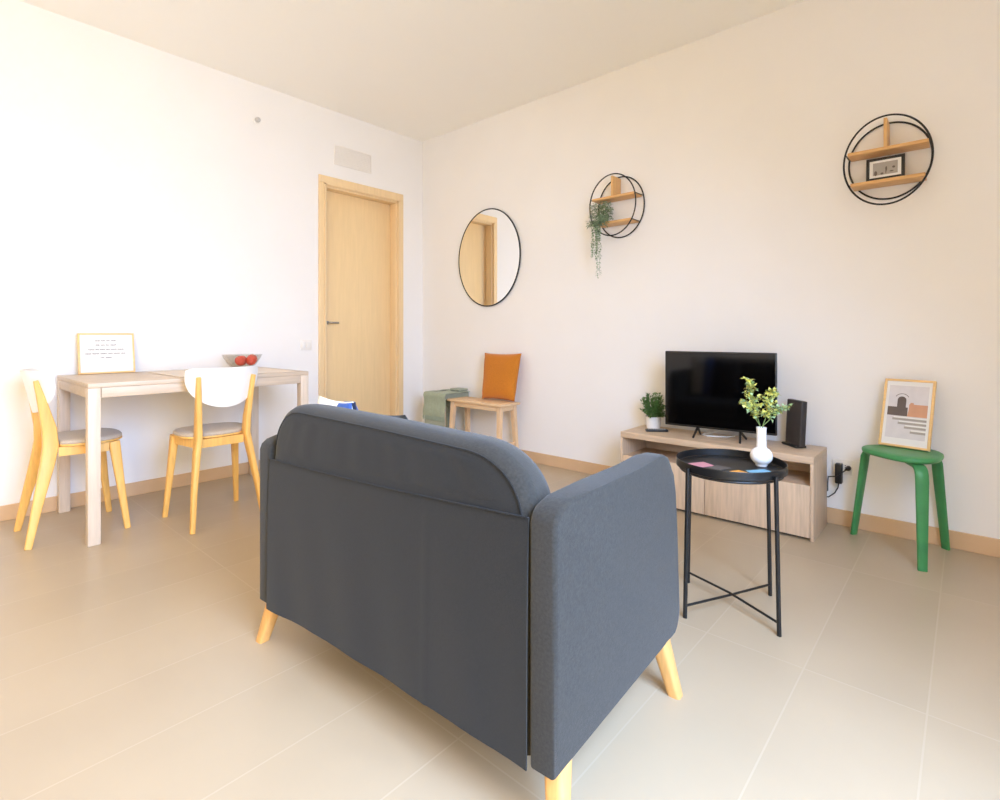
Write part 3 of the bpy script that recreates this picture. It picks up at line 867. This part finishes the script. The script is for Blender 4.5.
pp_ = thing('potted_plant', 'small bushy green plant in a white pot on left end of TV bench', 'plant', (2.283, -0.118, BZ))
bm = B(); lathe(bm, [(0, 0), (0.036, 0), (0.040, 0.003), (0.046, 0.068), (0.0475, 0.072), (0.0435, 0.071), (0.040, 0.058), (0, 0.057)], 32); obj('pot', bm, 'ceramic', pp_)
bm = B(); rnd = random.Random(5)
for i in range(95):
    a = rnd.uniform(0, 2 * PI); el = math.asin(rnd.uniform(-0.05, 1.0))
    dr = Vector((math.cos(a) * math.cos(el), math.sin(a) * math.cos(el), math.sin(el)))
    base = Vector((0.014 * math.cos(a), 0.014 * math.sin(a), 0.062))
    tip = Vector((0, 0, 0.128)) + Vector((dr.x * 0.086, dr.y * 0.080, (2 * dr.z - 0.78) * 0.074)) * rnd.uniform(0.75, 1.0)
    pts = [base.lerp(tip, k / 5) for k in range(6)]
    tube(bm, pts, 0.0008, 4)
    for k, p in enumerate(pts[2:]):
        for _ in range(3):
            leaf(bm, p, (tip - base).normalized() + Vector((rnd.uniform(-1, 1), rnd.uniform(-1, 1), rnd.uniform(-0.4, 0.9))), rnd.uniform(0.016, 0.027), rnd.uniform(0.008, 0.013))
for v_ in bm.verts:
    if v_.co.y > 0.105: v_.co.y = 0.105
obj('foliage', bm, 'leaf_dark', pp_, smooth=False, fix=False)

ro = thing('router', 'dark grey upright router standing on the right end of the TV bench', 'router', (3.048, -0.132, BZ), math.radians(-44))
mt_ = Matrix.Rotation(math.radians(-3), 4, 'X')
bm = B(); box(bm, -0.060, 0.060, -0.012, 0.018, 0.008, 0.234, 0.005, 3, mtx=mt_); obj('casing', bm, 'router', ro)
bm = B(); box(bm, -0.068, 0.050, -0.026, 0.032, 0.0, 0.012, 0.004, 2); obj('stand', bm, 'black_pl', ro)

# ------------------------------------------------------------------ wall socket, adapter, cables
so = thing('wall_socket', 'white double wall socket between the TV bench and the green stool', 'wall socket', (3.236, 0, 0.292))
bm = B(); box(bm, -0.044, 0.044, -0.009, 0, -0.036, 0.036, 0.003); obj('plate', bm, 'white_pl', so)
bm = B()
for x in (0.012, 0.028):
    for z in (-0.01, 0.0, 0.01): tube(bm, [(x, -0.009, z), (x, -0.0096, z)], 0.0026, 8)
obj('sockets', bm, 'black_pl', so)
ad = thing('power_adapter', 'black power adapter plugged in the left of the wall socket', 'power adapter', (3.224, -0.0095, 0.277))
bm = B(); box(bm, -0.015, 0.015, -0.040, 0.0, -0.062, 0.036, 0.005, 3); obj('body', bm, 'black_pl', ad)
bm = B(); tube(bm, [(0, -0.02, -0.058), (-0.004, -0.02, -0.085), (-0.018, -0.02, -0.115), (-0.045, -0.02, -0.140), (-0.075, -0.02, -0.142), (-0.10, -0.03, -0.132)], 0.0028, 7); obj('cord', bm, 'black_pl', ad)
pc = thing('power_plug', 'black plug in the right of the wall socket with its cord', 'power plug', (3.262, -0.0097, 0.292))
bm = B(); tube(bm, [(0, 0, 0), (0, -0.022, 0), (-0.004, -0.032, -0.002)], [0.012, 0.011, 0.006], 12); obj('plug', bm, 'black_pl', pc)
bm = B(); tube(bm, [(-0.004, -0.030, -0.002), (-0.02, -0.046, -0.016), (-0.05, -0.047, -0.040), (-0.08, -0.042, -0.048), (-0.084, -0.03, -0.075), (-0.085, -0.025, -0.12), (-0.097, -0.02, -0.135)], 0.0028, 7); obj('cord', bm, 'black_pl', pc)

# ------------------------------------------------------------------ black tray table
GX, GY = 3.080, -1.193
g = thing('tray_table', 'round black metal tray table between the sofa and the TV bench', 'side table', (GX, GY, 0))
bm = B()
TR = 0.179
lathe(bm, [(0, 0.486), (TR - 0.006, 0.486), (TR, 0.490), (TR, 0.515), (TR - 0.0012, 0.517), (TR - 0.003, 0.515), (TR - 0.003, 0.493), (TR - 0.008, 0.4895), (0, 0.4895)], 72)
obj('tray', bm, 'black_metal', g, ang=30)
bm = B(); tube(bm, [((TR - 0.014) * math.cos(2 * PI * i / 60), (TR - 0.014) * math.sin(2 * PI * i / 60), 0.4805) for i in range(60)], 0.005, 8, closed=True); obj('support_ring', bm, 'black_metal', g)
A4 = [math.radians(a) for a in (243.5, 334.5, 65, 156.5)]
for a in A4:
    bm = B()
    tube(bm, [(0.1868 * math.cos(a), 0.1868 * math.sin(a), 0.503), (0.1868 * math.cos(a), 0.1868 * math.sin(a), 0.480), (0.198 * math.cos(a), 0.198 * math.sin(a), 0.0)], 0.0070, 12)
    obj('leg', bm, 'black_metal', g)
for i in (0, 1):
    a, c = A4[i], A4[i + 2]; z = 0.040 + 0.0075 * i
    bm = B(); tube(bm, [(0.193 * math.cos(a), 0.193 * math.sin(a), 0.040), (0, 0, z), (0.193 * math.cos(c), 0.193 * math.sin(c), 0.040)], 0.0042, 8); obj('crossbar', bm, 'black_metal', g)
TF = 0.4896
def card(poly, m, label, hz=0.0012, name='card', z=TF):
    bm = B(); prism(bm, poly, z, z + hz, 'z'); return tag(obj(name, bm, m, None, smooth=False), label, 'card', 'cards on the black tray table')
card([(2.950, -1.242), (2.982, -1.180), (3.034, -1.212), (3.000, -1.276)], 'pink_card', 'pink card lying at left on the black tray table')
card([(3.024, -1.254), (3.036, -1.195), (3.086, -1.204), (3.072, -1.262)], 'grey_card', 'dark card lying between pink and orange cards on the black tray')
card([(3.095, -1.266), (3.116, -1.216), (3.155, -1.234), (3.136, -1.284)], 'orange_card', 'orange card lying at front of the black tray table')
card([(3.136, -1.206), (3.180, -1.146), (3.216, -1.172), (3.172, -1.240)], 'blue_card', 'light blue card lying under the vase on the black tray', 0.001)

VX, VY, VZ = 3.166, -1.118, TF + 0.0001
VX, VY = 3.157, -1.098
va = bm = B()
pf_ = [(0, 0), (0.018, 0), (0.020, 0.002), (0.0205, 0.007)]
for i in range(1, 15):
    a = -1.05 + 2.12 * i / 14
    pf_.append((0.037 * math.cos(a), 0.036 + 0.033 * math.sin(a)))
pf_ += [(0.0165, 0.071), (0.0160, 0.080), (0.0162, 0.128), (0.0172, 0.137), (0.0150, 0.137), (0.0138, 0.128), (0.0135, 0.08), (0.0, 0.07)]
lathe(bm, pf_, 44)
va = tag(obj('vase', bm, 'ceramic', None, ang=40), 'white ceramic bottle vase with a narrow neck on the black tray table', 'vase')
va.location = (VX, VY, VZ)
rnd = random.Random(31)
# camera-right direction in plan is about (0.75, 0.66)
RTx, RTy = 0.748, 0.664
def sprig(label, tip_r, tip_d, tip_z, bend, nleaf, mix, sub=0):
    s = thing('leafy_sprig', label, 'sprig', (VX, VY, VZ), 0, 'sprigs in the white vase')
    P0 = Vector((0, 0, 0.095)); P1 = Vector((0.006 * (1 if tip_r > 0 else -1) * RTx, 0, 0.142))
    P3 = Vector((tip_r * RTx - tip_d * RTy * 0, tip_r * RTy + tip_d, tip_z)); P2 = (P1 + P3) / 2 + Vector((RTx, RTy, 0)) * bend + Vector((0, 0, 0.03))
    pts = [P0, P1]
    for k in range(1, 17):
        t_ = k / 16
        pts.append(P1 * (1 - t_) ** 2 + P2 * 2 * t_ * (1 - t_) + P3 * t_ * t_)
    bm = B(); tube(bm, pts, [0.0016] * 10 + [0.0011] * 8, 5)
    twigs = []
    for k in range(4, 18):
        p = pts[k]; a = rnd.uniform(0, 2 * PI)
        e = p + Vector((math.cos(a) * 0.03, math.sin(a) * 0.03, rnd.uniform(0.008, 0.03))) * (1.25 - k / 22)
        tube(bm, [p, (p + e) / 2 + Vector((0, 0, 0.003)), e], 0.0007, 4); twigs.append((p, e))
    obj('stalk', bm, 'stem', s)
    bm = B()
    for k in range(nleaf):
        if rnd.random() < 0.45:
            i = rnd.uniform(4, 17); j = int(i); p = pts[j].lerp(pts[min(j + 1, 17)], i - j); hfrac = i / 17
        else:
            a, e = rnd.choice(twigs); p = a.lerp(e, rnd.uniform(0.3, 1.05)); hfrac = 0.7 * (p.z / max(tip_z, 0.2))
        dd = Vector((rnd.uniform(-1, 1), rnd.uniform(-1, 1), rnd.uniform(-0.35, 1)))
        leaf(bm, p, dd, rnd.uniform(0.012, 0.020) * (1.15 - 0.35 * hfrac), rnd.uniform(0.009, 0.014), mi=0 if rnd.random() < mix else 1)
    obj('foliage', bm, ['leaf_yellow', 'leaf_blue'], s, smooth=False, fix=False)
    return s
sprig('tallest yellow green sprig leaning left in the white vase', -0.046, 0.0, 0.300, -0.014, 300, 0.75)
sprig('short yellow green sprig at far left of the white vase', -0.070, 0.005, 0.222, -0.012, 150, 0.6)
sprig('yellow tipped sprig leaning right in the white vase', 0.042, 0.0, 0.262, 0.014, 230, 0.7)
sprig('drooping blue green sprig at far right of the white vase', 0.092, -0.005, 0.205, 0.022, 150, 0.25)

# ------------------------------------------------------------------ green stool and framed picture
SGX, SGY, SGZ = 3.497, -0.220, 0.447
gs = thing('stool', 'green painted bentwood stool with three legs beside the wall socket', 'stool', (SGX, SGY, 0))
LA = [math.radians(a) for a in (-67, 150, 53)]
def seat_r(a):
    return 0.143 + 0.013 * math.cos(3 * (a - LA[0]))
bm = B(); n = 72; rings = []
for dr, z in ((-0.010, SGZ - 0.024), (-0.002, SGZ - 0.020), (0.0, SGZ - 0.012), (-0.002, SGZ - 0.004), (-0.009, SGZ), (-0.05, SGZ), (-0.13, SGZ)):
    rings.append([Vector(((seat_r(2 * PI * i / n) + dr) * math.cos(2 * PI * i / n), (seat_r(2 * PI * i / n) + dr) * math.sin(2 * PI * i / n), z)) for i in range(n)])
loft(bm, rings); obj('seat', bm, 'green_paint', gs, ang=50)
for a, rf in zip(LA, (0.182, 0.232, 0.224)):
    e = Vector((math.cos(a), math.sin(a), 0)); s_ = Vector((-math.sin(a), math.cos(a), 0))
    path = [(0.06, SGZ - 0.032), (0.130, SGZ - 0.032), (0.154, SGZ - 0.034), (0.168, SGZ - 0.043), (0.176, SGZ - 0.060), (0.179, SGZ - 0.088)]
    for k in range(1, 7): path.append((0.179 + (rf - 0.179) * k / 6, (SGZ - 0.088) * (1 - k / 6)))
    rings = []
    for i, (r, z) in enumerate(path):
        q0, q1 = path[max(i - 1, 0)], path[min(i + 1, len(path) - 1)]
        tx, tz = q1[0] - q0[0], q1[1] - q0[1]; L_ = math.hypot(tx, tz); nx, nz_ = -tz / L_, tx / L_
        if i == len(path) - 1: nx, nz_ = 1.0, 0.0
        w, tk = 0.0225 - 0.0065 * max(0, (i - 5)) / 6, 0.0075
        c = e * r + Vector((0, 0, z))
        nn = e * nx + Vector((0, 0, nz_))
        rings.append([c + s_ * w + nn * tk * .6, c + s_ * (w - 0.003) + nn * tk, c - s_ * (w - 0.003) + nn * tk, c - s_ * w + nn * tk * .6,
                      c - s_ * w - nn * tk * .6, c - s_ * (w - 0.003) - nn * tk, c + s_ * (w - 0.003) - nn * tk, c + s_ * w - nn * tk * .6])
    bm = B(); loft(bm, rings); obj('leg', bm, 'green_paint', gs, ang=50)

pf = thing('framed_picture', 'light wood framed print of an arch and steps standing on the green stool', 'framed picture', (3.490, -0.160, SGZ + 0.003))
pf.rotation_euler = (math.radians(-17), 0, math.radians(-12))
PW, PH = 0.190, 0.312
frame_parts(pf, PW, PH, 0.016, 0.010, 'light_frame')
bm = B(); box(bm, -PW / 2 + 0.010, PW / 2 - 0.010, -0.003, -0.001, 0.010, PH - 0.010); pm = obj('mount', bm, 'paper', pf)
bm = B()
def pl(poly, mi, k): prism(bm, poly, -0.0032 - 0.0003 * k, -0.0030, 'y', mi=mi)
def rc(x0, x1, z0, z1): return [(x0, z0), (x1, z0), (x1, z1), (x0, z1)]
pl(rc(-0.074, 0.074, 0.040, 0.282), 0, 0)
pl(rc(-0.074, 0.002, 0.142, 0.182), 1, 1)
pl([(-0.039, 0.18), (-0.006, 0.18)] + arc(-0.0225, 0.215, 0.0165, 0, PI, 14), 1, 2)
ar = arc(-0.0225, 0.217, 0.026, 0.5, PI - 0.5, 16); ar2 = arc(-0.0225, 0.217, 0.0285, PI - 0.5, 0.5, 16)
pl(ar + ar2, 1, 1)
pl(rc(0.006, 0.074, 0.142, 0.198), 2, 1)
pl([(0.002, 0.142), (0.030, 0.142), (0.022, 0.205), (0.010, 0.205)], 2, 2)
for k, (x0, z0) in enumerate(((-0.052, 0.122), (-0.03, 0.104), (-0.005, 0.086), (0.018, 0.066))):
    pl(rc(x0, 0.074, z0, z0 + 0.010), 3, 1); pl(rc(x0 + 0.004, 0.074, z0 + 0.010, z0 + 0.016), 4, 1)
obj('artwork', bm, ['art_bg', 'art_dark', 'art_terra', 'art_grey', 'paper'], pm, smooth=False)
bm = B(); box(bm, 0.015, 0.06, 0.006, 0.010, 0.012, 0.20, 0.001, mtx=Matrix.Translation((0, 0.004, 0.0)) @ Matrix.Rotation(math.radians(-6), 4, 'X')); obj('stand_strut', bm, 'grey_card', pf)

# ------------------------------------------------------------------ light
def area(name, loc, rot, sx, sy, power, rgb, spread=180):
    l = bpy.data.lights.new(name, 'AREA'); l.shape = 'RECTANGLE'; l.size = sx; l.size_y = sy; l.energy = power; l.color = rgb
    l.spread = math.radians(spread)
    o = bpy.data.objects.new(name, l); o.location = loc; o.rotation_euler = rot; COL.objects.link(o)
    return o
area('window_light', (RX + 0.30, (W1[0] + W1[1]) / 2, 1.30), (0, PI / 2 - math.radians(40), 0), 2.1, 1.35, 182, (0.41, 0.60, 0.97), 140)
area('window_light', (RX + 0.30, (W2[0] + W2[1]) / 2, 1.20), (0, PI / 2, 0), 2.2, 1.05, 102, (1.0, 0.745, 0.28))

# unseen ceiling lamp, added behind the camera as warm fill
cl = thing('fill_ceiling_lamp', 'round white ceiling lamp added as warm fill behind the camera', 'lamp', (2.6, -3.6, H))
bm = B(); lathe(bm, [(0, -0.02), (0.2, -0.02), (0.21, -0.015), (0.21, 0), (0, 0)], 40); obj('fill_lamp_base', bm, 'white_pl', cl)
m, nt, N, L, bb = new_mat('fill_lamp_diffuser'); bb.inputs['Emission Color'].default_value = (1, 0.74, 0.54, 1); bb.inputs['Emission Strength'].default_value = 22.0
M['lamp'] = m
bm = B(); lathe(bm, [(0, -0.09), (0.08, -0.085), (0.15, -0.06), (0.19, -0.022), (0.19, -0.0205), (0, -0.0205)], 40); obj('diffuser', bm, 'lamp', cl)
w = bpy.data.worlds.new('sky'); scene.world = w; w.use_nodes = True
nt = w.node_tree; bg = nt.nodes['Background']
sk = nt.nodes.new('ShaderNodeTexSky'); sk.sky_type = 'HOSEK_WILKIE'; sk.turbidity = 3.0; sk.sun_direction = (0.3, -0.6, 0.7)
nt.links.new(sk.outputs[0], bg.inputs['Color']); bg.inputs['Strength'].default_value = 1.0

# ------------------------------------------------------------------ camera and colour management
cam = bpy.data.cameras.new('camera'); co = bpy.data.objects.new('camera', cam); COL.objects.link(co)
cam.sensor_fit = 'HORIZONTAL'; cam.sensor_width = 36.0; cam.lens = 528.0 / 1000 * 36.0
cam.shift_y = -(400 - 334) / 1000.0
cam.clip_start = 0.05
co.location = (3.70885, -3.11846, 0.958); co.rotation_euler = (PI / 2, 0, math.radians(41.6133))
scene.camera = co
scene.view_settings.view_transform = 'Standard'; scene.view_settings.look = 'None'
scene.view_settings.gamma = 1.0; scene.view_settings.use_curve_mapping = False
scene.view_settings.exposure = 0.09
scene.cycles.use_denoising = True
scene.cycles.max_bounces = 10; scene.cycles.diffuse_bounces = 6; scene.cycles.transparent_max_bounces = 12
scene.cycles.sample_clamp_indirect = 6.0
